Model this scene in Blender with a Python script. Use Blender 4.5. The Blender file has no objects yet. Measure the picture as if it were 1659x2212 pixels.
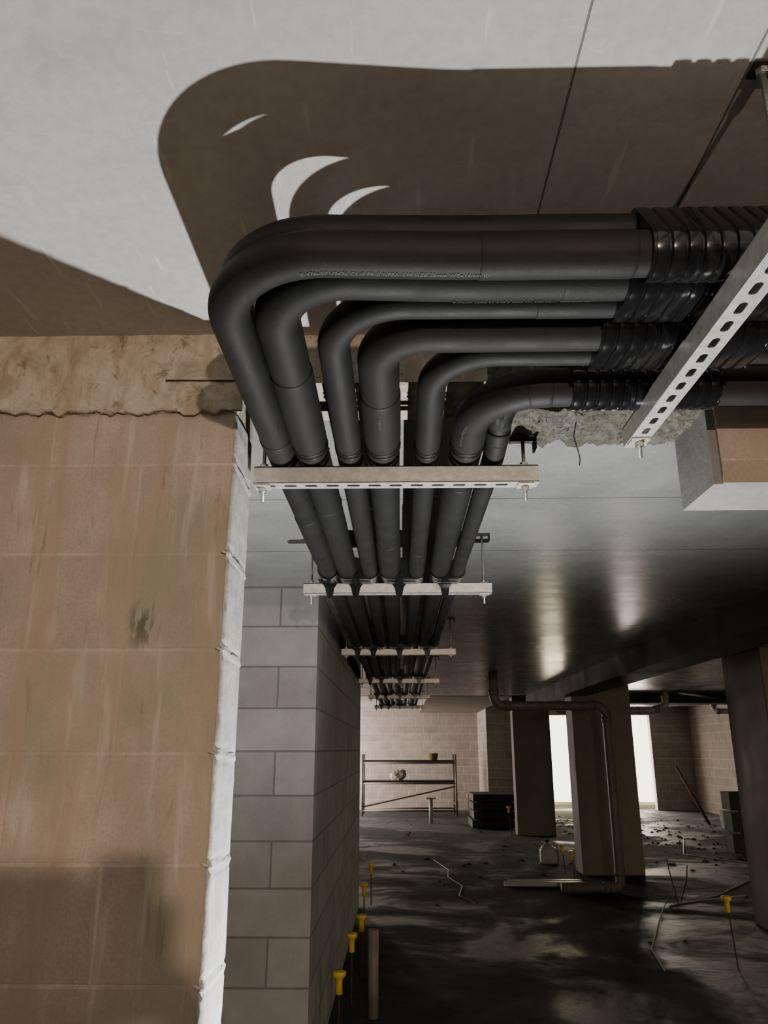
import bpy, bmesh, math, random
from mathutils import Vector, Matrix, noise, Quaternion
random.seed(4)
CAMH=1.45          # lens height above the floor; geometry below is measured from lens level and lifted at the end
FL=-1.45
S=bpy.context.scene
C=bpy.context.collection

# ---------------------------------------------------------------- materials
def newmat(name):
    m=bpy.data.materials.new(name); m.use_nodes=True
    nt=m.node_tree; b=nt.nodes['Principled BSDF']
    return m,nt,b
def N(nt,t,**k):
    n=nt.nodes.new(t)
    for a,v in k.items(): setattr(n,a,v)
    return n
def ramp(nt,fac,stops):
    r=N(nt,'ShaderNodeValToRGB'); e=r.color_ramp.elements
    e[0].position,e[0].color=stops[0][0],(*stops[0][1],1)
    e[1].position,e[1].color=stops[-1][0],(*stops[-1][1],1)
    for p,c in stops[1:-1]:
        x=e.new(p); x.color=(*c,1)
    nt.links.new(fac,r.inputs[0]); return r.outputs[0]
def noi(nt,vec,scale,detail=5,rough=.6,dist=0):
    n=N(nt,'ShaderNodeTexNoise'); n.inputs['Scale'].default_value=scale
    n.inputs['Detail'].default_value=detail; n.inputs['Roughness'].default_value=rough
    n.inputs['Distortion'].default_value=dist
    if vec: nt.links.new(vec,n.inputs['Vector'])
    return n.outputs['Fac']
def mixc(nt,fac,a,b,mode='MIX'):
    m=N(nt,'ShaderNodeMix',data_type='RGBA',blend_type=mode)
    for s,v in ((m.inputs[0],fac),(m.inputs[6],a),(m.inputs[7],b)):
        if isinstance(v,(int,float)): s.default_value=v
        elif isinstance(v,tuple): s.default_value=(*v,1)
        else: nt.links.new(v,s)
    return m.outputs[2]
def math_(nt,op,a,b=None,c=None):
    m=N(nt,'ShaderNodeMath',operation=op)
    for i,v in enumerate((a,b,c)):
        if v is None: continue
        if isinstance(v,(int,float)): m.inputs[i].default_value=v
        else: nt.links.new(v,m.inputs[i])
    return m.outputs[0]
def mapv(nt,vec,sc):
    m=N(nt,'ShaderNodeMapping'); m.inputs['Scale'].default_value=sc
    nt.links.new(vec,m.inputs['Vector']); return m.outputs[0]
def bump(nt,b,h,strength=.3,dist=.01):
    n=N(nt,'ShaderNodeBump'); n.inputs['Strength'].default_value=strength; n.inputs['Distance'].default_value=dist
    nt.links.new(h,n.inputs['Height']); nt.links.new(n.outputs[0],b.inputs['Normal'])
def objc(nt): return N(nt,'ShaderNodeTexCoord').outputs['Object']

def simple(name,col,rough=.5,metal=0,nscale=20,var=.15,bstr=.1,spec=.5,stretch=(1,1,1)):
    m,nt,b=newmat(name); o=mapv(nt,objc(nt),stretch)
    f=noi(nt,o,nscale)
    lo=tuple(c*(1-var) for c in col); hi=tuple(min(1,c*(1+var)) for c in col)
    nt.links.new(ramp(nt,f,[(.3,lo),(.7,hi)]),b.inputs['Base Color'])
    b.inputs['Roughness'].default_value=rough; b.inputs['Metallic'].default_value=metal
    b.inputs['Specular IOR Level'].default_value=spec
    bump(nt,b,f,bstr,.004)
    return m

def block_mat(name,c1,c2,mortar,ush=0,zsh=.006,streak=None,green=False,msize=.006,rough=.85,bs=.5):
    m,nt,b=newmat(name); o=objc(nt)
    sx=N(nt,'ShaderNodeSeparateXYZ'); nt.links.new(o,sx.inputs[0])
    g=N(nt,'ShaderNodeNewGeometry'); sn=N(nt,'ShaderNodeSeparateXYZ'); nt.links.new(g.outputs['Normal'],sn.inputs[0])
    isx=math_(nt,'GREATER_THAN',math_(nt,'ABSOLUTE',sn.outputs[0]),.6)
    mf=N(nt,'ShaderNodeMix',data_type='FLOAT'); nt.links.new(isx,mf.inputs[0])
    nt.links.new(math_(nt,'SUBTRACT',sx.outputs[0],ush),mf.inputs[2]); nt.links.new(sx.outputs[1],mf.inputs[3])
    cv=N(nt,'ShaderNodeCombineXYZ'); nt.links.new(mf.outputs[0],cv.inputs[0])
    nt.links.new(math_(nt,'ADD',sx.outputs[2],zsh),cv.inputs[1])
    br=N(nt,'ShaderNodeTexBrick'); nt.links.new(cv.outputs[0],br.inputs['Vector'])
    br.offset=.5; br.offset_frequency=2; br.squash=1
    for k,v in (('Scale',1),('Mortar Size',msize),('Mortar Smooth',.3),('Bias',0),('Brick Width',.4),('Row Height',.2)):
        br.inputs[k].default_value=v
    br.inputs['Color1'].default_value=(*c1,1); br.inputs['Color2'].default_value=(*c2,1); br.inputs['Mortar'].default_value=(*mortar,1)
    fine=noi(nt,o,180,3,.7); mid=noi(nt,o,5,5,.6)
    col=mixc(nt,.55,br.outputs['Color'],ramp(nt,mid,[(.3,(.55,.55,.55)),(.7,(1,1,1))]),'MULTIPLY')
    col=mixc(nt,.5,col,ramp(nt,fine,[(.3,(.6,.6,.6)),(.65,(1.0,1.0,1.0))]),'MULTIPLY')
    if streak:
        pt=noi(nt,mapv(nt,o,(2.2,2.2,1.6)),1.7,5,.6,.4)
        col=mixc(nt,ramp(nt,pt,[(.42,(0,0,0)),(.60,(.75,.75,.75))]),col,(.38,.345,.26))
        st=noi(nt,mapv(nt,o,(9,9,.9)),1.6,6,.62,.6)
        col=mixc(nt,ramp(nt,st,[(.48,(0,0,0)),(.66,(.8,.8,.8))]),col,streak)
        st2=noi(nt,mapv(nt,o,(22,22,2.5)),1.2,5,.6,.3)
        col=mixc(nt,ramp(nt,st2,[(.56,(0,0,0)),(.72,(.5,.5,.5))]),col,(.76,.72,.64))
        st3=noi(nt,mapv(nt,o,(30,30,3.5)),1.1,5,.6,.8)
        col=mixc(nt,ramp(nt,st3,[(.60,(0,0,0)),(.70,(.45,.45,.45))]),col,(.24,.18,.12))
    if green:
        gx=math_(nt,'DIVIDE',math_(nt,'SUBTRACT',sx.outputs[0],-.525),.04)
        gz=math_(nt,'DIVIDE',math_(nt,'SUBTRACT',sx.outputs[2],.245),.06)
        rr=math_(nt,'ADD',math_(nt,'MULTIPLY',gx,gx),math_(nt,'MULTIPLY',gz,gz))
        st3=noi(nt,mapv(nt,o,(60,60,14)),1.3,5,.6)
        k=math_(nt,'MULTIPLY',math_(nt,'SUBTRACT',1,math_(nt,'MINIMUM',rr,1)),ramp(nt,st3,[(.45,(0,0,0)),(.56,(1,1,1))]))
        col=mixc(nt,math_(nt,'MULTIPLY',k,.85),col,(.10,.13,.08))
    nt.links.new(col,b.inputs['Base Color']); b.inputs['Roughness'].default_value=rough
    b.inputs['Specular IOR Level'].default_value=.25
    h=math_(nt,'ADD',math_(nt,'MULTIPLY',br.outputs['Fac'],-1),math_(nt,'MULTIPLY',fine,.25))
    bump(nt,b,h,bs,.004)
    return m

def concrete(name,lo,hi,rough=.7,xlines=(),ylines=(),bstr=.15,lw=.0018,spec=.4,dark=.35,waves=False,scratch=False):
    m,nt,b=newmat(name); o=objc(nt)
    f=noi(nt,o,2.2,8,.62,.4); f2=noi(nt,o,45,4,.7)
    col=ramp(nt,f,[(.3,lo),(.7,hi)])
    col=mixc(nt,.35,col,ramp(nt,f2,[(.35,(.7,.7,.7)),(.6,(1,1,1))]),'MULTIPLY')
    sp=noi(nt,mapv(nt,o,(4,14,4)),3.0,3,.5,1.5)
    up=tuple(min(1,c*1.2) for c in hi)
    col=mixc(nt,ramp(nt,sp,[(.66,(0,0,0)),(.72,(.25,.25,.25))]),col,up)
    sx=N(nt,'ShaderNodeSeparateXYZ'); nt.links.new(o,sx.inputs[0])
    if scratch:
        mp=N(nt,'ShaderNodeMapping'); mp.inputs['Rotation'].default_value=(0,0,.6); mp.inputs['Scale'].default_value=(45,5,1)
        nt.links.new(o,mp.inputs['Vector'])
        sc=noi(nt,mp.outputs[0],1.0,3,.5)
        col=mixc(nt,ramp(nt,sc,[(.66,(0,0,0)),(.70,(.45,.45,.45))]),col,(.80,.80,.78))
        bl=noi(nt,o,7,6,.6,.8)
        col=mixc(nt,ramp(nt,bl,[(.60,(0,0,0)),(.68,(.35,.35,.35))]),col,(.40,.36,.29))
    line=None
    for ax,ls in ((0,xlines),(1,ylines)):
        for v in ls:
            q=math_(nt,'LESS_THAN',math_(nt,'ABSOLUTE',math_(nt,'SUBTRACT',sx.outputs[ax],v)),lw)
            line=q if line is None else math_(nt,'MAXIMUM',line,q)
    if line is not None:
        col=mixc(nt,line,col,tuple(c*dark for c in lo))
    nt.links.new(col,b.inputs['Base Color'])
    nt.links.new(ramp(nt,f,[(.3,(rough*.85,)*3),(.7,(min(1,rough*1.15),)*3)]),b.inputs['Roughness'])
    b.inputs['Specular IOR Level'].default_value=spec
    h=math_(nt,'ADD',math_(nt,'MULTIPLY',f2,.3),f)
    if waves: h=noi(nt,mapv(nt,o,(.6,3,1)),2.5,3,.5)
    bump(nt,b,h,bstr,.01)
    return m

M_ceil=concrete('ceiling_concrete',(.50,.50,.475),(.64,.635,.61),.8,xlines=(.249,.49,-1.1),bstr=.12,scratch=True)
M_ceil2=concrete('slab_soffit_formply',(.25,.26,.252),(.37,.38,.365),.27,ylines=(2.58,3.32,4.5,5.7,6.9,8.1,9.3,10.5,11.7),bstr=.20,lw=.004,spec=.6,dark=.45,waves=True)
M_tan=block_mat('tan_blockwork',(.68,.57,.48),(.60,.50,.42),(.78,.67,.57),ush=.04,streak=(.48,.37,.28),green=True,msize=.004,bs=.3)
M_grey=block_mat('grey_blockwork',(.48,.475,.46),(.40,.395,.38),(.25,.245,.24),ush=.2,msize=.005,bs=.6)
M_far=block_mat('far_blockwork',(.40,.345,.32),(.34,.295,.275),(.50,.45,.425),ush=0,msize=.008,bs=.6)
M_col=concrete('column_concrete',(.13,.108,.088),(.19,.162,.135),.7)
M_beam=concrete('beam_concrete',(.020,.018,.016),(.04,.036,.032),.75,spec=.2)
M_lint=concrete('lintel_concrete',(.20,.198,.188),(.36,.355,.335),.85,bstr=.4)

def rough_mat():
    m,nt,b=newmat('rough_cast_concrete'); o=objc(nt)
    f=noi(nt,o,14,8,.7,.8); st=noi(nt,mapv(nt,o,(14,14,3)),1.8,6,.65,.5)
    col=ramp(nt,f,[(.3,(.44,.38,.29)),(.5,(.70,.62,.50)),(.7,(.84,.77,.66))])
    col=mixc(nt,ramp(nt,st,[(.48,(0,0,0)),(.65,(.65,.65,.65))]),col,(.50,.38,.25))
    sp=noi(nt,o,26,6,.7,.5)
    col=mixc(nt,ramp(nt,sp,[(.56,(0,0,0)),(.66,(.7,.7,.7))]),col,(.22,.17,.11))
    nt.links.new(col,b.inputs['Base Color']); b.inputs['Roughness'].default_value=.9
    bump(nt,b,noi(nt,o,40,8,.7),.8,.012); return m
M_rough=rough_mat()
def mortar_mat():
    m,nt,b=newmat('crumbling_mortar'); o=objc(nt)
    f=noi(nt,o,34,9,.78,1.2); g=noi(nt,o,9,4,.6)
    col=ramp(nt,f,[(.32,(.06,.054,.036)),(.45,(.28,.26,.20)),(.56,(.46,.45,.40)),(.72,(.58,.575,.55))])
    col=mixc(nt,ramp(nt,g,[(.5,(0,0,0)),(.7,(.45,.45,.45))]),col,(.24,.23,.12))
    nt.links.new(col,b.inputs['Base Color']); b.inputs['Roughness'].default_value=.95
    bump(nt,b,f,1,.03); return m
M_mortar=mortar_mat()
def foam_mat(name='black_foam_insulation',c=(.0150,.0150,.0155)):
    m,nt,b=newmat(name); o=objc(nt)
    f=noi(nt,o,12,6,.6); s=noi(nt,mapv(nt,o,(30,4,30)),3,6,.75,1)
    col=ramp(nt,f,[(.3,tuple(x*.8 for x in c)),(.7,tuple(x*1.15 for x in c))])
    col=mixc(nt,ramp(nt,s,[(.62,(0,0,0)),(.74,(.35,.35,.35))]),col,(.09,.085,.08))
    nt.links.new(col,b.inputs['Base Color'])
    nt.links.new(ramp(nt,f,[(.3,(.55,)*3),(.7,(.68,)*3)]),b.inputs['Roughness'])
    b.inputs['Specular IOR Level'].default_value=.28
    bump(nt,b,noi(nt,o,260,2,.6),.12,.002); return m
M_foam=foam_mat()
M_tape=simple('black_rubber_tape',(.010,.010,.010),.45,0,60,.2,.2,.3)
M_gloss=simple('black_saddle_plastic',(.010,.010,.011),.16,0,25,.3,.12,.7)
M_galv=simple('galvanised_steel',(.66,.65,.62),.42,.55,55,.18,.15)
M_rod=simple('zinc_rod',(.55,.55,.53),.35,.9,90,.2,.4,stretch=(1,1,6))
M_print=simple('grey_print',(.12,.12,.112),.7,0,80,.2,.02)
M_white=simple('white_mortar_sealant',(.60,.60,.58),.85,0,24,.18,.7)
M_bag=simple('cement_bag_paper',(.42,.38,.34),.85,0,24,.18,.5)
M_pvc=simple('pvc_plastic',(.40,.39,.37),.4,0,10,.12,.05)
M_pvcd=simple('dark_pvc_plastic',(.24,.21,.185),.5,0,10,.2,.05)  # pvc in a darker, browner tone
M_yel=simple('yellow_plastic',(.85,.58,.06),.4,0,10,.12,.03)
M_rebar=simple('rusty_rebar',(.10,.06,.035),.8,.3,60,.3,.6)
M_dark=simple('dark_formwork_ply',(.030,.026,.022),.7,0,14,.3,.3)
M_wire=simple('pale_cable',(.42,.42,.40),.5,0,10,.1,.02)
M_blk=simple('black_cable_sheath',(.02,.02,.02),.5,0,10,.1,.02)
M_jug=simple('translucent_jug_plastic',(.62,.62,.6),.4,0,10,.1,.05)
M_straw=simple('dry_straw',(.26,.20,.08),.8,0,60,.2,.1)
M_scaf=simple('scaffold_tube',(.20,.17,.15),.5,.4,30,.2,.2)

def floor_mat():
    m,nt,b=newmat('muddy_floor'); o=objc(nt)
    f=noi(nt,o,.9,8,.65,.8); g=noi(nt,o,7,10,.75,.5); p=noi(nt,o,.7,6,.6,.6)
    col=ramp(nt,f,[(.3,(.036,.038,.043)),(.5,(.058,.058,.061)),(.7,(.090,.084,.079))])
    col=mixc(nt,ramp(nt,g,[(.56,(0,0,0)),(.68,(.45,.45,.45))]),col,(.15,.138,.125))
    nt.links.new(col,b.inputs['Base Color'])
    nt.links.new(ramp(nt,p,[(.42,(.42,)*3),(.54,(.9,)*3)]),b.inputs['Roughness'])
    b.inputs['Specular IOR Level'].default_value=.3
    bump(nt,b,math_(nt,'ADD',g,math_(nt,'MULTIPLY',f,2)),1,.06); return m
M_floor=floor_mat()

# ---------------------------------------------------------------- mesh helpers
def obj(name,verts,faces,mat,parent=None,smooth=False):
    me=bpy.data.meshes.new(name); me.from_pydata([tuple(v) for v in verts],[],faces); me.update()
    bm=bmesh.new(); bm.from_mesh(me); bmesh.ops.recalc_face_normals(bm,faces=bm.faces); bm.to_mesh(me); bm.free()
    if smooth:
        for p in me.polygons: p.use_smooth=True
    o=bpy.data.objects.new(name,me); C.objects.link(o)
    if mat: me.materials.append(mat)
    if parent: o.parent=parent
    return o
def boxes(name,lst,mat,parent=None,bevel=0):
    v=[];f=[]
    for x0,x1,y0,y1,z0,z1 in lst:
        n=len(v)
        v+=[(x0,y0,z0),(x1,y0,z0),(x1,y1,z0),(x0,y1,z0),(x0,y0,z1),(x1,y0,z1),(x1,y1,z1),(x0,y1,z1)]
        f+=[tuple(n+i for i in q) for q in ((0,3,2,1),(4,5,6,7),(0,1,5,4),(1,2,6,5),(2,3,7,6),(3,0,4,7))]
    o=obj(name,v,f,mat,parent)
    if bevel:
        b=o.modifiers.new('bevel','BEVEL'); b.width=bevel; b.segments=2
    return o
def empty(name,loc=(0,0,0)):
    e=bpy.data.objects.new(name,None); C.objects.link(e); e.location=(0,0,0); e.empty_display_size=.05; return e
def fillet(pts,rads,n=14):
    pts=[Vector(p) for p in pts]; out=[pts[0]]
    for i in range(1,len(pts)-1):
        a,b,c=pts[i-1],pts[i],pts[i+1]; r=rads[i-1]
        u=(a-b).normalized(); w=(c-b).normalized(); ang=u.angle(w)
        if r<=0 or abs(ang-math.pi)<.005: out.append(b); continue
        d=r/math.tan(ang/2); p0=b+u*d; p1=b+w*d
        cen=b+(u+w).normalized()*(r/math.sin(ang/2))
        v0=p0-cen; v1=p1-cen; tot=v0.angle(v1); axis=v0.cross(v1).normalized()
        for k in range(n+1):
            out.append(cen+Quaternion(axis,tot*k/n)@v0)
    out.append(pts[-1]); return out
def densify(pts,step=.04):
    out=[pts[0]]
    for a,b in zip(pts,pts[1:]):
        L=(b-a).length; k=max(1,int(L/step))
        for i in range(1,k+1): out.append(a.lerp(b,i/k))
    return out
def tube(name,pts,r,mat,parent=None,seg=20,rf=None,up0=None):
    pts=[Vector(p) for p in pts]; n=len(pts); v=[];f=[]
    t0=(pts[1]-pts[0]).normalized()
    ref=Vector((0,0,1)) if abs(t0.z)<.9 else Vector((1,0,0))
    nrm=(ref-t0*ref.dot(t0)).normalized(); prev=t0; s=0
    for i,p in enumerate(pts):
        t=(pts[min(i+1,n-1)]-pts[max(i-1,0)]).normalized()
        nrm=prev.rotation_difference(t)@nrm; nrm=(nrm-t*nrm.dot(t)).normalized(); prev=t
        bi=t.cross(nrm); rr=r if rf is None else rf(i/(n-1))*r
        for k in range(seg):
            a=2*math.pi*k/seg; v.append(p+nrm*math.cos(a)*rr+bi*math.sin(a)*rr)
    for i in range(n-1):
        for k in range(seg):
            a=i*seg+k; b=i*seg+(k+1)%seg; f.append((a,b,b+seg,a+seg))
    f.append(tuple(range(seg))); f.append(tuple((n-1)*seg+k for k in range(seg)))
    o=obj(name,v,f,mat,parent,True)
    return o
def cyl(name,p0,p1,r,mat,parent=None,seg=16):
    o=tube(name,[p0,p1],r,mat,parent,seg)
    o.data.polygons[-1].use_smooth=False; o.data.polygons[-2].use_smooth=False
    for p in o.data.polygons:
        if seg<=8: p.use_smooth=False
    return o
def lathe(name,prof,loc,mat,parent=None,seg=20):
    v=[];f=[]
    for r,z in prof:
        for k in range(seg):
            a=2*math.pi*k/seg; v.append((loc[0]+r*math.cos(a),loc[1]+r*math.sin(a),loc[2]+z))
    for i in range(len(prof)-1):
        for k in range(seg):
            a=i*seg+k; b=i*seg+(k+1)%seg; f.append((a,b,b+seg,a+seg))
    f.append(tuple(range(seg))); f.append(tuple((len(prof)-1)*seg+k for k in range(seg)))
    return obj(name,v,f,mat,parent,True)

# ---------------------------------------------------------------- strut channel with slots
def strut(name,length,parent,mw):
    W=.0205; T=.0025
    cu=bpy.data.curves.new('slotweb','CURVE'); cu.dimensions='2D'; cu.fill_mode='BOTH'; cu.extrude=T/2
    def spl(ps):
        s=cu.splines.new('POLY'); s.points.add(len(ps)-1)
        for i,p in enumerate(ps): s.points[i].co=(p[0],p[1],0,1)
        s.use_cyclic_u=True
    spl([(0,-W),(length,-W),(length,W),(0,W)])
    n=int(length/.05); off=(length-n*.05)/2+.025
    for k in range(n):
        cx=off+k*.05; ps=[]
        for a in range(-90,91,30): ps.append((cx+.009+.0065*math.cos(math.radians(a)),.0065*math.sin(math.radians(a))))
        for a in range(90,271,30): ps.append((cx-.009+.0065*math.cos(math.radians(a)),.0065*math.sin(math.radians(a))))
        spl(ps)
    tmp=bpy.data.objects.new('tmp',cu); C.objects.link(tmp)
    dg=bpy.context.evaluated_depsgraph_get(); dg.update()
    me=bpy.data.meshes.new_from_object(tmp.evaluated_get(dg)); bpy.data.objects.remove(tmp)
    bm=bmesh.new(); bm.from_mesh(me)
    bmesh.ops.translate(bm,verts=bm.verts,vec=(0,0,-W))
    def bx(x0,x1,y0,y1,z0,z1):
        vs=[bm.verts.new(p) for p in ((x0,y0,z0),(x1,y0,z0),(x1,y1,z0),(x0,y1,z0),(x0,y0,z1),(x1,y0,z1),(x1,y1,z1),(x0,y1,z1))]
        for q in ((0,3,2,1),(4,5,6,7),(0,1,5,4),(1,2,6,5),(2,3,7,6),(3,0,4,7)): bm.faces.new([vs[i] for i in q])
    for s in (-1,1):
        y0,y1=sorted((s*W,s*(W-T)))
        bx(0,length,y0,y1,-W,W)
        y0,y1=sorted((s*W,s*(W-.0095)))
        bx(0,length,y0,y1,W-T,W)
        y0,y1=sorted((s*(W-.0095),s*(W-.0095-T+.0005)))
        bx(0,length,y0,y1,W-.007,W)
    me2=bpy.data.meshes.new(name); bm.to_mesh(me2); bm.free()
    me2.materials.append(M_galv)
    o=bpy.data.objects.new(name,me2); C.objects.link(o); o.parent=parent
    o.data.transform(mw)
    return o
def hanger_rod(parent,x,y,zs,zc,bw=.03):
    cyl('threaded_rod',(x,y,zs-.062),(x,y,zc),.0045,M_rod,parent,10)
    boxes('square_washer',[(x-.019,x+.019,y-.019,y+.019,zs-.0265,zs-.0222)],M_galv,parent,.001)
    cyl('hex_nut',(x,y,zs-.037),(x,y,zs-.0266),.0095,M_rod,parent,6)
    boxes('upper_washer',[(x-.015,x+.015,y-.015,y+.015,zs+.0208,zs+.024)],M_galv,parent)
    cyl('upper_nut',(x,y,zs+.024),(x,y,zs+.033),.0095,M_rod,parent,6)
    if bw<.02:
        cyl('anchor_nut',(x,y,zc-.012),(x,y,zc),.009,M_rod,parent,6)
        boxes('ceiling_washer',[(x-bw,x+bw,y-bw,y+bw,zc-.003,zc)],M_dark,parent)
    else:
        boxes('ceiling_bracket',[(x-bw,x+bw,y-.02,y+.02,zc-.004,zc),(x+bw-.004,x+bw,y-.02,y+.02,zc-.03,zc)],M_dark,parent)

ZS=.62
TY=[1.72,3.05,5.15,7.38,9.64,11.95]
ZCF=.846; ZCN=.906
ends=[(-.342,.328)]+[(-.385,.37)]*5

# ---------------------------------------------------------------- pipes
RUNX=[-.278,-.206,-.115,-.037,.067,.159,.226]
RR=[.035,.040,.030,.040,.029,.039,.026]
HOR=[(1.002,.716),(1.074,.729),(1.140,.726),(1.211,.713),(1.278,.708),(1.405,.694),(1.485,.757)]
BR=[.165,.125,.125,.095,.12,.15,.12]
BOW=[.030,.030,.016,0,0,0,0]
pipes=[]
XR=2.6
for i in range(7):
    x=RUNX[i]; r=RR[i]; y,z=HOR[i]; zl=ZS+.0205+r+.001
    if BOW[i]:
        path=fillet([(XR,y,z),(.10,y,z),(x-(.008 if i==0 else .003),y-BOW[i],z-.008),(x,1.62,zl),(x,12.3,zl)],[1.0,BR[i],.4],18)
    else:
        path=fillet([(XR,y,z),(x,y,z),(x,1.62,zl),(x,12.3,zl)],[BR[i],.4],18)
    pipes.append(densify(path,.05))
HY,HZ=1.046,.789
pathH=densify(fillet([(XR,HY,HZ),(.1,HY,HZ),(-.290,HY-.025,HZ-.01),(-.287,1.60,.7385),(-.287,12.3,.7385)],[1.0,.16,.4],18),.05)
pipes.append(pathH); RR.append(.028)
allp=[]
for i,p in enumerate(pipes):
    e=empty('insulated_pipe'); allp.append(e)
    tube('foam_insulation',p,RR[i],M_foam,e,32)
def arclen(p):
    s=[0]
    for a,b in zip(p,p[1:]): s.append(s[-1]+(b-a).length)
    return s
def at(p,s,t):
    for i in range(len(s)-1):
        if s[i+1]>=t:
            k=(t-s[i])/(s[i+1]-s[i]); return p[i].lerp(p[i+1],k),(p[i+1]-p[i]).normalized()
    return p[-1],(p[-1]-p[-2]).normalized()
def sleeve(i,s0,s1,dr,mat,name,bell=.0):
    p=pipes[i]; s=arclen(p); n=max(6,int((s1-s0)/.006)); pts=[at(p,s,s0+(s1-s0)*k/n)[0] for k in range(n+1)]
    tube(name,pts,RR[i]+dr,mat,allp[i],32,lambda t:1-(0.06 if t in(0,1) else 0))
def s_at_y(i,y):
    p=pipes[i]; s=arclen(p)
    best=None
    for k in range(len(p)-1):
        if p[k].y<=y<=p[k+1].y and p[k+1].y>p[k].y:
            return s[k]+(s[k+1]-s[k])*(y-p[k].y)/(p[k+1].y-p[k].y)
def s_at_x(i,x): return XR-x
for i in (1,2,3,4,5):
    s=s_at_y(i,1.655); sleeve(i,s-.018,s-.006,.002,M_tape,'tape_ring'); sleeve(i,s,s+.012,.0025,M_tape,'tape_ring')
for i,y0,y1 in ((1,1.33,1.62),(0,2.2,2.75),(1,2.1,2.115),(3,2.5,2.95),(4,2.6,2.98),(0,1.60,1.63),(6,1.6,1.64),(5,1.9,2.4),(3,1.42,1.62)):
    sa=s_at_y(i,y0); sb=s_at_y(i,y1)
    sleeve(i,sa,sb,.0022,M_foam,'insulation_joint')
for i,x0,x1 in ((2,.23,.62),(5,.26,.31),(0,.12,.36),(1,.26,.62)):
    sleeve(i,s_at_x(i,x1),s_at_x(i,x0),.0010,M_foam,'insulation_joint')

SIDE=-1
def print_on(i,text,s_start,phi,size,rev=True,pr=.0006):
    cu=bpy.data.curves.new('t','FONT'); cu.body=text; cu.size=size; cu.space_character=1.08
    t=bpy.data.objects.new('t',cu); C.objects.link(t)
    dg=bpy.context.evaluated_depsgraph_get(); dg.update()
    me=bpy.data.meshes.new_from_object(t.evaluated_get(dg)); bpy.data.objects.remove(t)
    bm=bmesh.new(); bm.from_mesh(me)
    p=pipes[i]; s=arclen(p); r=RR[i]+pr
    for v in bm.verts:
        u,w=v.co.x,v.co.y
        c,tg=at(p,s,s_start-u if rev else s_start+u)
        side=tg.cross(Vector((0,0,1))).normalized()
        a=phi+w/r*(1 if rev else -1)
        d=Vector((0,0,-1))*math.cos(a)+(SIDE*side)*math.sin(a)
        v.co=c+d*r
    me2=bpy.data.meshes.new('printed_text'); bm.to_mesh(me2); bm.free(); me2.materials.append(M_print)
    o=bpy.data.objects.new('printed_text',me2); C.objects.link(o); o.parent=allp[i]
TXT='E-476x57 V3476 CL-0 FR-0 NFPA-274 SIZE 25mm WTx16mm ID'
print_on(0,TXT,XR+.145,-.02,.0098,True,.0015)
print_on(1,TXT,XR-.09,-.35,.0075,True,.0026)
print_on(5,'SIZE 25mm WTx16mm ID',s_at_y(5,1.51),.6,.0075,False,.001)
print_on(3,'E-476x57 V3476',s_at_y(3,1.46),.1,.0065,False,.003)

# ---------------------------------------------------------------- saddles
def hull2(c0,r0,c1,r1,n=40):
    pts=[]
    for k in range(n):
        a=2*math.pi*k/n; d=(math.cos(a),math.sin(a))
        s0=c0[0]*d[0]+c0[1]*d[1]+r0; s1=c1[0]*d[0]+c1[1]*d[1]+r1
        c,r=(c0,r0) if s0>=s1 else (c1,r1)
        pts.append((c[0]+d[0]*r,c[1]+d[1]*r))
    return pts
def saddle(name,axis,a0,a1,c0,r0,c1,r1,parent,pitch=.022,rib=.0042):
    base=.0045; stations=[]
    n=max(1,int((a1-a0)/pitch)); p=(a1-a0)/n
    for k in range(n):
        b=a0+k*p
        stations+=[(b,base),(b+p*.10,base),(b+p*.2,base+rib*.8),(b+p*.55,base+rib),(b+p*.88,base+rib*.8),(b+p*.97,base)]
    stations.append((a1,base))
    stations=[(a0,-.004)]+[(a0,base+.003)]+[(a0+.004,base+.003)]+stations[1:]+[(a1+.003,base+.003),(a1+.003,-.004)]
    v=[];f=[];m=40
    for s,o in stations:
        for (y,z) in hull2(c0,r0+o,c1,r1+o,m):
            v.append((s,y,z) if axis=='x' else (y,s,z))
    for i in range(len(stations)-1):
        for k in range(m):
            a=i*m+k; b=i*m+(k+1)%m; f.append((a,b,b+m,a+m))
    f.append(tuple(range(m))); f.append(tuple((len(stations)-1)*m+k for k in range(m)))
    ob=obj(name,v,f,M_gloss,parent,True)
    ob.modifiers.new('es','EDGE_SPLIT').split_angle=math.radians(40)
    return ob
def center_h(i): return (HOR[i][0],HOR[i][1]) if i<7 else (HY,HZ)
def center_v(i):
    return (RUNX[i],ZS+.0205+RR[i]+.001) if i<7 else (-.287,.7385)
pairs=[(0,7),(1,2),(3,4),(5,6)]
sx0=.498; ZSS=.634
side=empty('strut_trapeze_hanger')
mw=Matrix.Translation((sx0,.40,ZSS))@Matrix.Rotation(math.radians(90),4,'Z')
strut('slotted_channel',1.127,side,mw)
hanger_rod(side,sx0,1.487,ZSS,ZCN,.015)
hanger_rod(side,sx0+.010,.85,ZSS,ZCN,.015)
for k,(a,b) in enumerate(pairs):
    st=(.375,.362,.352,.342)[k]
    saddle('pipe_saddle','x',st,st+.285,center_h(a),RR[a],center_h(b),RR[b],side)
side2=empty('strut_trapeze_hanger')
strut('slotted_channel',1.127,side2,Matrix.Translation((2.2,.40,ZSS))@Matrix.Rotation(math.radians(90),4,'Z'))
hanger_rod(side2,2.2,1.487,ZSS,ZCN,.015); hanger_rod(side2,2.2,.6,ZSS,ZCN,.015)

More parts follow.
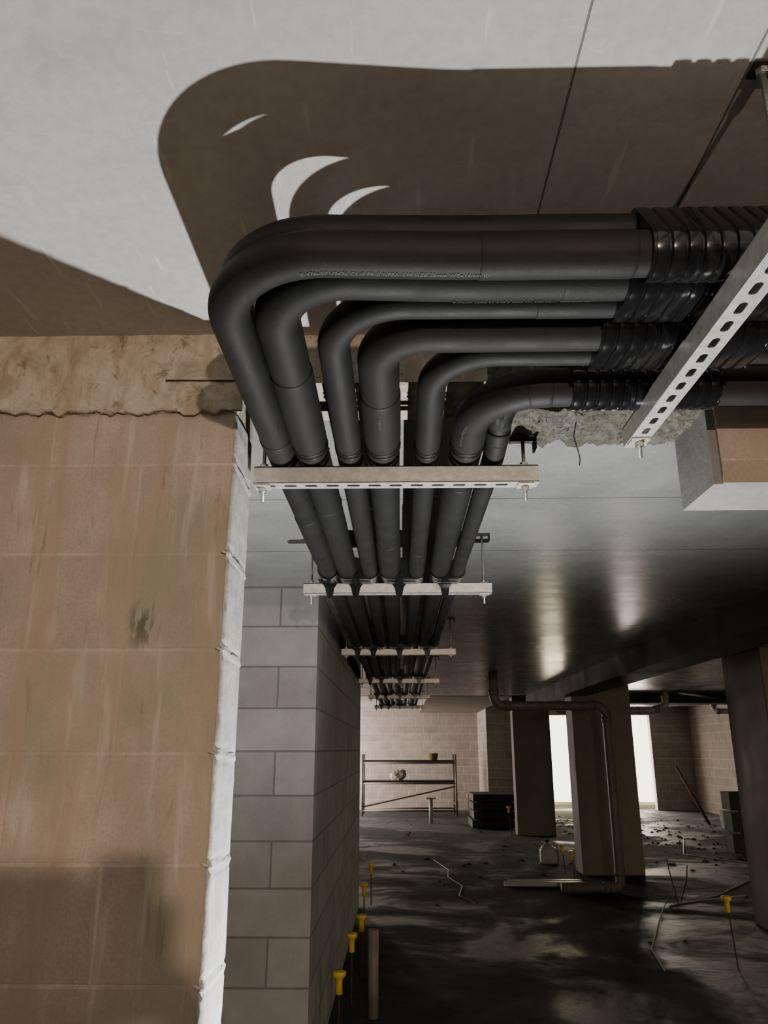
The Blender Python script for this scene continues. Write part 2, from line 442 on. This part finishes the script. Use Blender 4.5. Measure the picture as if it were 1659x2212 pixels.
for k,y in enumerate(TY):
    e=empty('strut_trapeze_hanger')
    x0,x1=ends[k]
    strut('slotted_channel',x1-x0,e,Matrix.Translation((x0,y,ZS)))
    zc=.714 if k==0 else ZCF
    if k==0:
        hanger_rod(e,-.322,y,ZS,.77); hanger_rod(e,.298,y,ZS,.714)
    else:
        hanger_rod(e,x0+.03,y,ZS,zc); hanger_rod(e,x1-.03,y,ZS,zc)
        for j,(a,b) in enumerate(pairs):
            ca,cb=center_v(a),center_v(b)
            saddle('pipe_saddle','y',y-.12,y+.10,ca,RR[a],cb,RR[b],e,.024,.003)
            cx=ca[0] if a==0 else (ca[0]*.65+cb[0]*.35)
            w=.05
            yf=y-.0235; zt=ZS+.034
            prof=[(-w,zt),(w,zt),(w*.55,zt-.02),(.018,zt-.035),(.013,zt-.062),(.006,zt-.076),(-.006,zt-.076),(-.013,zt-.062),(-.018,zt-.035),(-w*.55,zt-.02)]
            v=[(cx+q[0],yf,q[1]) for q in prof]+[(cx+q[0],yf-.004,q[1]) for q in prof]; n=len(prof)
            f=[tuple(range(n)),tuple(range(n,2*n))]+[(i,(i+1)%n,(i+1)%n+n,i+n) for i in range(n)]
            obj('saddle_strap',v,f,M_gloss,e)

# ---------------------------------------------------------------- room shell
boxes('floor',[(-3.2,11.2,-4.2,24,FL-.2,FL)],M_floor)
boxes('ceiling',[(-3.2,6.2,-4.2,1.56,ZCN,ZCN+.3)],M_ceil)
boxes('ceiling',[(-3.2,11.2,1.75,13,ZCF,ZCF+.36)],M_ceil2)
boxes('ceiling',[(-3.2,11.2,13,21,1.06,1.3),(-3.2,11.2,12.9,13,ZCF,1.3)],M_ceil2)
boxes('wall_front',[(-3.2,-.36,1.56,1.75,FL,.716)],M_tan)
boxes('lintel_beam',[(.672,11.2,1.56,1.75,.541,ZCN+.1)],M_lint)
boxes('wall_back',[(-3.2,6.2,-4.4,-4.2,FL,1.2)],M_grey)
boxes('wall_left',[(-3.4,-3.2,-4.2,17.2,FL,1.3),(-3.4,-3.2,20.4,21,FL,1.3),(-3.4,-3.2,17.2,20.4,.9,1.3)],M_far)
boxes('wall_right',[(6.2,6.4,-4.2,1.56,FL,1.2),(11.2,11.4,1.56,24,FL,1.3)],M_far)
boxes('wall_pier',[(-3.2,-.41,3.85,8.2,FL,ZCF)],M_grey)
YF=20.7
boxes('wall_far',[(-3.2,3.72,YF,YF+.2,FL,1.1),(3.72,4.5,YF,YF+.2,.86,1.1),(4.5,5.65,YF,YF+.2,FL,1.1),
                  (5.65,6.44,YF,YF+.2,.86,1.1),(6.44,8.6,YF,YF+.2,FL,1.1),(8.6,8.85,YF,YF+.2,.80,1.1),(8.6,8.85,YF,YF+.2,FL,-.7),(8.85,11.2,YF,YF+.2,FL,1.1)],M_far)
boxes('lintel_render_facing',[(.690,6.2,1.552,1.561,.541,.905)],M_tan)

def rough_grid(name,x0,x1,ztop,zbot,y,ydepth,mat,seed=0,prot=.012,amp=1):
    nx=int((x1-x0)/.006); nz=22; v=[];f=[]; nu=16
    for i in range(nx+1):
        x=x0+(x1-x0)*i/nx
        rag=(noise.noise(Vector((x*22,seed,0)))*.008+noise.noise(Vector((x*70,seed,3)))*.005)*amp
        for j in range(nz+1):
            z=ztop+(zbot+rag-ztop)*j/nz
            yy=y-prot+noise.noise(Vector((x*9,z*9,seed)))*.005+noise.noise(Vector((x*45,z*45,seed)))*.0026
            v.append((x,yy,z))
        z=zbot+rag
        for j in range(1,nu+1):
            t=j/nu; yy=y-prot+(ydepth+prot)*t
            v.append((x,yy,z+(noise.noise(Vector((x*30,yy*30,seed+5)))*.010+noise.noise(Vector((x*90,yy*90,seed+9)))*.007)*amp))
    m=nz+1+nu
    for i in range(nx):
        for j in range(m-1):
            a=i*m+j; f.append((a,a+1,a+m+1,a+m))
    return obj(name,v,f,mat,None,True)
rough_grid('slab_edge_band',-3.0,-.345,ZCN+.01,.714,1.56,.004,M_rough,1)
boxes('slab_edge',[(-3.2,-.36,1.56,1.75,.716,ZCN+.2),(-.36,.20,1.556,1.76,.785,ZCN+.2),(.20,.672,1.562,1.76,.735,ZCN+.2)],M_rough)
rg=rough_grid('mortar_soffit',.20,.672,ZCN+.01,.714,1.562,.19,M_mortar,7,.006,1.3)
cyl('crack_line',(-.52,1.546,.79),(-.365,1.546,.788),.0018,M_rebar)  # thin dark bar standing in for a crack line in the band
st=empty('straw_debris')
for k in range(60):
    x=random.uniform(.26,.66); y=random.uniform(1.565,1.74); z=.703
    a=random.uniform(0,6.28); L=random.uniform(.006,.022)
    tube('straw',[(x,y,z),(x+L*.5*math.cos(a),y+L*.5*math.sin(a),z-random.uniform(0,.004)),(x+L*math.cos(a),y+L*math.sin(a),z-random.uniform(-.002,.006))],.0006,M_straw,st,5)
tube('tie_wire',fillet([(.40,1.60,.705),(.392,1.60,.67),(.402,1.60,.62),(.40,1.60,.60)],[.02,.02]),.0012,M_blk,None,6)
v=[];f=[];nz=300
ys=[1.551,1.556,1.575,1.61,1.65,1.69,1.72,1.752]
for i in range(nz+1):
    z=FL+(.705-FL)*i/nz
    for q,y in enumerate(ys):
        zz=z+.006+(y-1.55)*.06
        k=zz%.2; k=min(k,.2-k)
        bead=.0035*math.exp(-(k/.004)**2)-.003*math.exp(-((k-.009)/.004)**2)
        edge=.0 if q in(0,len(ys)-1) else .006
        v.append((-.3605+edge+bead+noise.noise(Vector((y*18,z*6,2)))*.003+noise.noise(Vector((y*60,z*40,2)))*.0012,y-(bead*.8 if q<2 else 0)+noise.noise(Vector((z*9,4,2)))*.0015,z))
m=len(ys)
for i in range(nz):
    for j in range(m-1):
        a=i*m+j; f.append((a,a+1,a+m+1,a+m))
obj('trim_1',v,f,M_white,None,True)
tb=empty('mortar_bead')
for k in range(-6,3):
    z=-.006+.2*k
    tube('bead',[(-.372,1.556,z+.003),(-.362,1.5525,z),(-.3535,1.558,z-.002)],.0028,M_white,tb,8)

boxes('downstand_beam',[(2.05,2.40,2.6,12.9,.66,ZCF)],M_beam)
def column(x0,x1,y0,y1,zt,mat=M_col):
    boxes('concrete_column',[(x0,x1,y0,y1,FL,zt)],mat,None,.012)
column(2.20,2.95,10.2,10.6,ZCF)
column(2.07,2.75,14.7,15.0,1.06)
column(3.07,3.9,6.7,7.5,ZCF)
boxes('wall_return',[(2.0,2.2,18.6,20.7,FL,1.06),(2.2,3.3,18.6,18.8,FL,1.06)],M_far)
boxes('wall_pilaster',[(7.45,7.65,18.0,20.7,FL,1.06),(8.55,8.8,17.0,18.2,FL,1.06),(9.2,11.2,16.5,16.7,FL,1.06)],M_far)
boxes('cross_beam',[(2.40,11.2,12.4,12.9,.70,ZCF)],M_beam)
boxes('ceiling_bulkhead',[(.5,2.0,13.3,20.6,.92,1.06)],M_col)

# ---------------------------------------------------------------- drain pipes
def pvc(pts,rads,r,mat):
    e=empty('drain_pipe'); p=fillet(pts,rads,8); tube('pipe_body',p,r,mat,e,20)
    for a,b,c in zip(pts,pts[1:],pts[2:]):
        a,b,c=Vector(a),Vector(b),Vector(c)
        for q in (a,c):
            d=(q-b).normalized(); s=b+d*(r*2.3); tube('socket',[s,s+d*.07],r*1.15,mat,e,20)
    return e
pvc([(1.70,9.0,FL+.055),(2.33,9.0,FL+.055),(2.31,8.95,.474),(1.06,8.95,.474),(1.06,8.95,ZCF)],[.07,.12,.12,.09],.050,M_pvcd)
pvc([(2.35,12.0,ZCF),(2.35,12.0,.56),(3.75,12.0,.56),(4.0,12.0,.62),(4.0,12.0,ZCF)],[.1,.1,.1,.08],.05,M_pvcd)
pvc([(6.2,15.5,1.0),(6.0,15.5,.72),(8.5,14,.62)],[.1,.1],.05,M_pvcd)
tube('power_cable',fillet([(4.15,11.8,.82),(4.6,11.3,.70),(5.2,10.9,.62),(5.6,10.8,.45)],[.4,.4]),.025,M_blk,None,8)
lathe('pvc_stub_pipe',[(.030,0),(.030,.45),(.026,.45),(.026,.02)],(-.163,5.0,FL),M_pvcd)
boxes('floor_timber_offcut',[(1.15,2.05,9.42,9.48,FL,FL+.045),(1.22,2.05,9.6,9.67,FL,FL+.04)],M_jug)

def stake(x,y,zt,lean=0):
    e=empty('capped_rebar_stake')
    cyl('rebar',(x+lean,y,FL-.02),(x,y,zt-.03),.005,M_rebar,e,8)
    k=1.15
    lathe('safety_cap',[(a*k,b*k) for a,b in ((.013,-.09),(.016,-.088),(.014,-.04),(.017,-.028),(.028,-.02),(.030,-.003),(.026,0))],(x,y,zt),M_yel,e)
for x,y,z in ((-.315,4.4,-1.07),(-.30,5.2,-1.06),(-.27,5.8,-1.07),(-.31,7.1,-1.07),(-.295,8.3,-1.07),(2.28,6.0,-.98),
              (2.03,10.0,-1.15),(2.0,10.4,-1.12),(1.9,14.5,-.95),(1.5,18.3,-.95),(1.3,18.9,-.95),(3.2,12.0,-1.1)):
    stake(x,y,z,.03 if x>1 else 0)

# ---------------------------------------------------------------- scaffold
sc=empty('scaffold_frame')
X0,X1=-.88,1.28; Y0,Y1=18.8,19.6
for x in (X0,X1):
    for y in (Y0,Y1): cyl('upright',(x,y,FL),(x,y,-.10),.024,M_scaf,sc,10)
    for z in (-.30,-.75,-1.2): cyl('transom',(x,Y0,z),(x,Y1,z),.02,M_scaf,sc,10)
for z in (-.29,-.74):
    for y in (Y0,Y1): cyl('ledger',(X0,y,z),(X1,y,z),.02,M_scaf,sc,10)
for y in (Y0,Y1): cyl('base_ledger',(X0,y,-1.33),(X1,y,-1.33),.02,M_scaf,sc,10)
cyl('brace',(X0,Y0,-1.25),(X1,Y0,-.80),.016,M_rebar,sc,8)
boxes('deck_boards',[(X0,X1,Y0+.05,Y0+.38,-.265,-.235),(X0,X1,Y0+.42,Y1-.05,-.265,-.235),(X0,X1,Y0+.05,Y1-.05,-.715,-.685)],M_dark,sc)
lathe('bucket',[(.09,0),(.12,.16),(.125,.16),(.11,.16),(.08,.01)],(.78,19.1,-.234),simple('dull_bucket',(.30,.22,.08),.6))
bm=bmesh.new(); bmesh.ops.create_icosphere(bm,subdivisions=4,radius=.17)
for q in bm.verts:
    n0=q.co.copy(); k=1+.22*noise.noise(n0*9)+.10*noise.noise(n0*24)
    z=n0.z*.75+max(0,n0.x)*.35
    q.co=Vector((n0.x*1.15*k,n0.y*.8*k,max(-.095,z*k)))+Vector((-.04,19.1,-.588))
me=bpy.data.meshes.new('cement_bag'); bm.to_mesh(me); bm.free(); me.materials.append(M_bag)
bag=bpy.data.objects.new('cement_bag',me); C.objects.link(bag)
po=empty('short_prop_post'); cyl('post',(.63,17.1,FL),(.63,17.1,-.98),.04,M_pvc,po,12); boxes('plate',[(.53,.73,17.0,17.2,-.98,-.95)],M_pvc,po)

def stack(name,x0,x1,y0,y1,z1,n):
    e=empty(name); h=(z1-FL)/n
    for k in range(n):
        j=random.uniform(-.03,.03); z=FL+k*h
        boxes('sheet',[(x0+j,x1+j,y0,y1,z+h*.12,z+h*.97)],M_dark,e,.004)
        for t in (.1,.5,.85): boxes('bearer',[(x0+(x1-x0)*t,x0+(x1-x0)*t+.08,y0+.01,y1-.01,z,z+h*.25)],M_dark,e)
stack('formwork_stack',1.39,2.2,15.9,16.9,-.82,4)
stack('timber_crate',4.75,6.0,12.0,12.3,-.58,3)

j=empty('plastic_jug')
jx,jy=1.98,11.2
o=boxes('jug_body',[(jx-.12,jx+.12,jy-.08,jy+.08,FL,FL+.20)],M_jug,j); b=o.modifiers.new('b','BEVEL'); b.width=.035; b.segments=4
lathe('jug_shoulder',[(.10,.185),(.075,.22),(.035,.25),(.025,.255),(.025,.285),(.0,.285)],(jx-.02,jy,FL),M_jug,j)
lathe('jug_cap',[(.03,.27),(.03,.30),(.0,.301)],(jx-.02,jy,FL),M_dark,j)
tube('jug_handle',fillet([(jx+.03,jy,FL+.24),(jx+.10,jy,FL+.27),(jx+.115,jy,FL+.18)],[.03]),.012,M_jug,j,10)
lathe('white_bucket',[(.10,0),(.13,.32),(.135,.32),(.12,.31),(.10,.02)],(6.35,16.2,FL),M_jug)
cyl('timber_prop',(6.3,17.0,FL),(5.95,17.6,-.35),.03,M_rebar)

def cable(pts,r,mat,nm='loose_cable'):
    P=[Vector((x,y,FL+r+z)) for x,y,z in pts]
    tube(nm,fillet(P,[.12]*(len(P)-2),6),r,mat,None,6)
cable([(.45,11.5,0),(.60,10.6,0),(.55,9.9,0.02),(.68,9.4,0),(.60,8.8,0),(.72,8.4,0)],.006,M_wire)
cable([(4.9,14.5,0),(4.1,12.2,0),(4.8,11.0,0),(4.3,10.2,0),(3.3,8.9,0),(2.6,8.4,.02),(2.2,7.4,0),(1.9,6.6,0),(1.8,6.0,0)],.006,M_wire)
cable([(2.6,8.3,0),(3.0,8.6,0),(3.3,8.6,0.03),(3.6,8.9,0)],.006,M_wire)
cable([(2.75,8.5,0),(2.70,8.5,.25),(2.68,8.5,.40)],.005,M_rebar,'starter_bar')
cable([(2.78,8.5,0),(2.86,8.5,.20),(2.88,8.5,.34)],.005,M_rebar,'starter_bar')
rb=empty('rubble_scatter')
vv=[];ff=[]
blk=[(2.1,3.1,10.1,10.9),(1.95,2.9,14.6,15.3),(2.95,4.0,6.6,7.6),(1.3,2.4,15.8,17),(4.7,6.1,11.9,12.5),(7.3,7.8,17.9,20.7),(8.4,8.9,16.9,18.3),(9.1,11.2,16.4,16.8),(1.9,3.4,18.5,20.7),(6.1,6.6,16,16.4)]
cnt=0
while cnt<600:
    x=random.uniform(-.1,10); y=random.uniform(6.5,19)
    if random.random()<.7: x=random.uniform(3.0,9); y=random.uniform(11,18)
    if any(a-.05<x<b+.05 and c-.05<y<d+.05 for a,b,c,d in blk): continue
    cnt+=1
    s=random.uniform(.005,.02) if y<10 else random.uniform(.01,.045); n=len(vv)
    for d in ((1,0,0),(0,1,0),(-1,0,0),(0,-1,0),(0,0,.6),(0,0,-.3)):
        vv.append((x+d[0]*s*random.uniform(.6,1.6),y+d[1]*s*random.uniform(.6,1.6),FL+.003+d[2]*s))
    for a in range(4): ff+=[(n+a,n+(a+1)%4,n+4),(n+(a+1)%4,n+a,n+5)]
obj('rubble',vv,ff,simple('rubble_stone',(.08,.070,.060),.9,0,12,.4,.3),rb)

# ---------------------------------------------------------------- the photographer (stands behind the lens; only the shadow is seen)
def skinobj(name,verts,edges,rad,mat,parent,root=0,sub=2):
    me=bpy.data.meshes.new(name); me.from_pydata(verts,edges,[]); o=bpy.data.objects.new(name,me); C.objects.link(o)
    me.materials.append(mat); o.parent=parent
    o.modifiers.new('skin','SKIN')
    lay=me.skin_vertices[0]
    for i,r in enumerate(rad):
        lay.data[i].radius=r if isinstance(r,tuple) else (r,r)
    lay.data[root].use_root=True
    o.modifiers.new('sub','SUBSURF').levels=sub; o.modifiers['sub'].render_levels=sub
    return o
M_skin=simple('skin',(.55,.36,.27),.5,0,20,.08,.05); M_cloth=simple('work_clothes',(.05,.07,.12),.85,0,40,.2,.3); M_hair=simple('hair',(.03,.02,.015),.6,0,80,.3,.5)
ph=empty('photographer')
hz=-.06; bx,by=-.0,-.40
WL=(-.10,-.15,-.10); WR=(.12,-.15,-.10)
vs=[(bx,by,-.62),(bx,by,-.42),(bx,by-.01,-.26),(bx,by,-.18),(bx,by+.015,-.12),
    (bx-.17,by,-.25),(bx-.25,by+.10,-.36),WL,(bx+.17,by,-.25),(bx+.26,by+.10,-.34),WR,
    (bx-.10,by,-.70),(bx-.12,by+.02,-1.05),(bx-.13,by-.02,-1.38),(bx-.13,by+.12,-1.42),
    (bx+.10,by,-.70),(bx+.12,by+.02,-1.05),(bx+.13,by-.02,-1.38),(bx+.13,by+.12,-1.42)]
es=[(0,1),(1,2),(2,3),(3,4),(2,5),(5,6),(6,7),(2,8),(8,9),(9,10),(0,11),(11,12),(12,13),(13,14),(0,15),(15,16),(16,17),(17,18)]
rd=[(.15,.11),(.15,.11),(.14,.10),.06,.055,.075,.058,.045,.075,.058,.045,.09,.06,.045,.035,.09,.06,.045,.035]
skinobj('body',vs,es,rd,M_cloth,ph)
bm=bmesh.new(); bmesh.ops.create_uvsphere(bm,u_segments=24,v_segments=16,radius=.1)
for q in bm.verts:
    c=q.co.copy(); x,y,z=c.x*.78,c.y*.95,c.z*1.18
    if c.z<-.02: x*=1+c.z*2.2; 
    if c.y>.07 and abs(c.x)<.02 and -.03<c.z<.02: y+=.02
    q.co=Vector((x+bx,y+by+.03,z+hz))
me=bpy.data.meshes.new('head'); bm.to_mesh(me); bm.free(); me.materials.append(M_skin)
for p in me.polygons: p.use_smooth=True
hd=bpy.data.objects.new('head',me); C.objects.link(hd); hd.parent=ph
bm=bmesh.new(); bmesh.ops.create_uvsphere(bm,u_segments=24,v_segments=16,radius=.104)
bmesh.ops.delete(bm,geom=[q for q in bm.verts if q.co.z<(.035 if q.co.y>0 else -.03)],context='VERTS')
for q in bm.verts: q.co=Vector((q.co.x*.82+bx,q.co.y*.99+by+.028,q.co.z*1.19+hz))
me=bpy.data.meshes.new('hair'); bm.to_mesh(me); bm.free(); me.materials.append(M_hair)
hr=bpy.data.objects.new('hair',me); C.objects.link(hr); hr.parent=ph
lathe('shadow_hard_hat',[(.150,.02),(.152,.026),(.122,.036),(.118,.07),(.095,.115),(.055,.14),(.0,.148)],(bx,by+.03,hz),M_white,ph,28)  # unseen hat, added to round out the head's cast shadow
for s in (-1,1):
    lathe('eye',[(.0,-.008),(.009,0),(.0,.008)],(bx+s*.03,by+.115,hz+.005),M_white,ph,10)
    lathe('ear',[(.004,-.028),(.012,-.01),(.014,.01),(.004,.026)],(bx+s*.08,by+.03,hz-.005),M_skin,ph,10)
boxes('mouth',[(bx-.022,bx+.022,by+.108,by+.114,hz-.058,hz-.052)],M_skin,ph,.002)
boxes('mobile_phone',[(-.036,.036,-.052,-.044,-.10,.05)],M_blk,ph,.003)
for s in (-1,1):
    px=s*.055
    wrist=WL if s<0 else WR
    skinobj('palm',[wrist,((wrist[0]+px)/2,-.11,-.09),(px,-.075,-.06)],[(0,1),(1,2)],[.030,(.03,.022),(.038,.020)],M_skin,ph,0,1)
    for k in range(4):
        z0=-.075+k*.02; L=(.85,1,.95,.8)[k]
        skinobj('finger_%d'%(k+1),[(px,-.07,z0),(px*1.0,-.048,z0+.01),(px*.72,-.036,z0+.012),(px*(.75-.25*L),-.037,z0+.013)],[(0,1),(1,2),(2,3)],[.009,.0085,.008,.007],M_skin,ph,0,1)
    skinobj('thumb',[(px,-.08,-.075),(px*.95,-.085,-.04),(px*.6,-.066,-.01),(px*.45,-.062,.01)],[(0,1),(1,2),(2,3)],[.012,.011,.009,.008],M_skin,ph,0,1)

# ---------------------------------------------------------------- lights
def light(name,typ,loc,energy,col,rot=None,**k):
    l=bpy.data.lights.new(name,typ); l.energy=energy; l.color=col
    for a,v in k.items(): setattr(l,a,v)
    o=bpy.data.objects.new(name,l); C.objects.link(o); o.location=loc
    if rot: o.rotation_euler=[math.radians(a) for a in rot]
    return o
wl=light('work_light','SPOT',(.30,2.20,-1.28),285,(1.0,.995,.975),None,spot_size=math.radians(158),spot_blend=.90,shadow_soft_size=.022)
wl.rotation_euler=(Vector((-.60,1.50,.9))-Vector((.30,2.20,-1.28))).to_track_quat('-Z','Y').to_euler()
light('warm_site_lamp','POINT',(.75,-2.4,.40),215,(1.0,.78,.60),shadow_soft_size=.035)
light('daylight_left','AREA',(-3.1,19.3,-.3),340,(1.0,.86,.82),(0,-90,0),shape='RECTANGLE',size=2.2,size_y=1.8)
light('daylight_door','AREA',(4.1,YF+.35,-.3),45,(1.0,.86,.62),(-90,0,0),shape='RECTANGLE',size=.8,size_y=2.3)
light('daylight_door','AREA',(6.1,YF+.35,-.3),75,(1.0,.84,.76),(-90,0,0),shape='RECTANGLE',size=.7,size_y=2.3)
w=bpy.data.worlds.new('overcast_daylight'); S.world=w; w.use_nodes=True
bg=w.node_tree.nodes['Background']; bg.inputs[0].default_value=(1,.90,.55,1); bg.inputs[1].default_value=5

# ---------------------------------------------------------------- camera
cam=bpy.data.cameras.new('camera'); co=bpy.data.objects.new('camera',cam); C.objects.link(co)
cam.sensor_fit='VERTICAL'; cam.sensor_height=36; cam.sensor_width=27; cam.lens=36*1660/2212; cam.clip_start=.01
co.location=(0,0,0); co.rotation_euler=(math.radians(90+17.2),0,math.radians(1.16))
S.camera=co
for o in list(S.objects):
    if o.parent is None: o.location.z+=CAMH
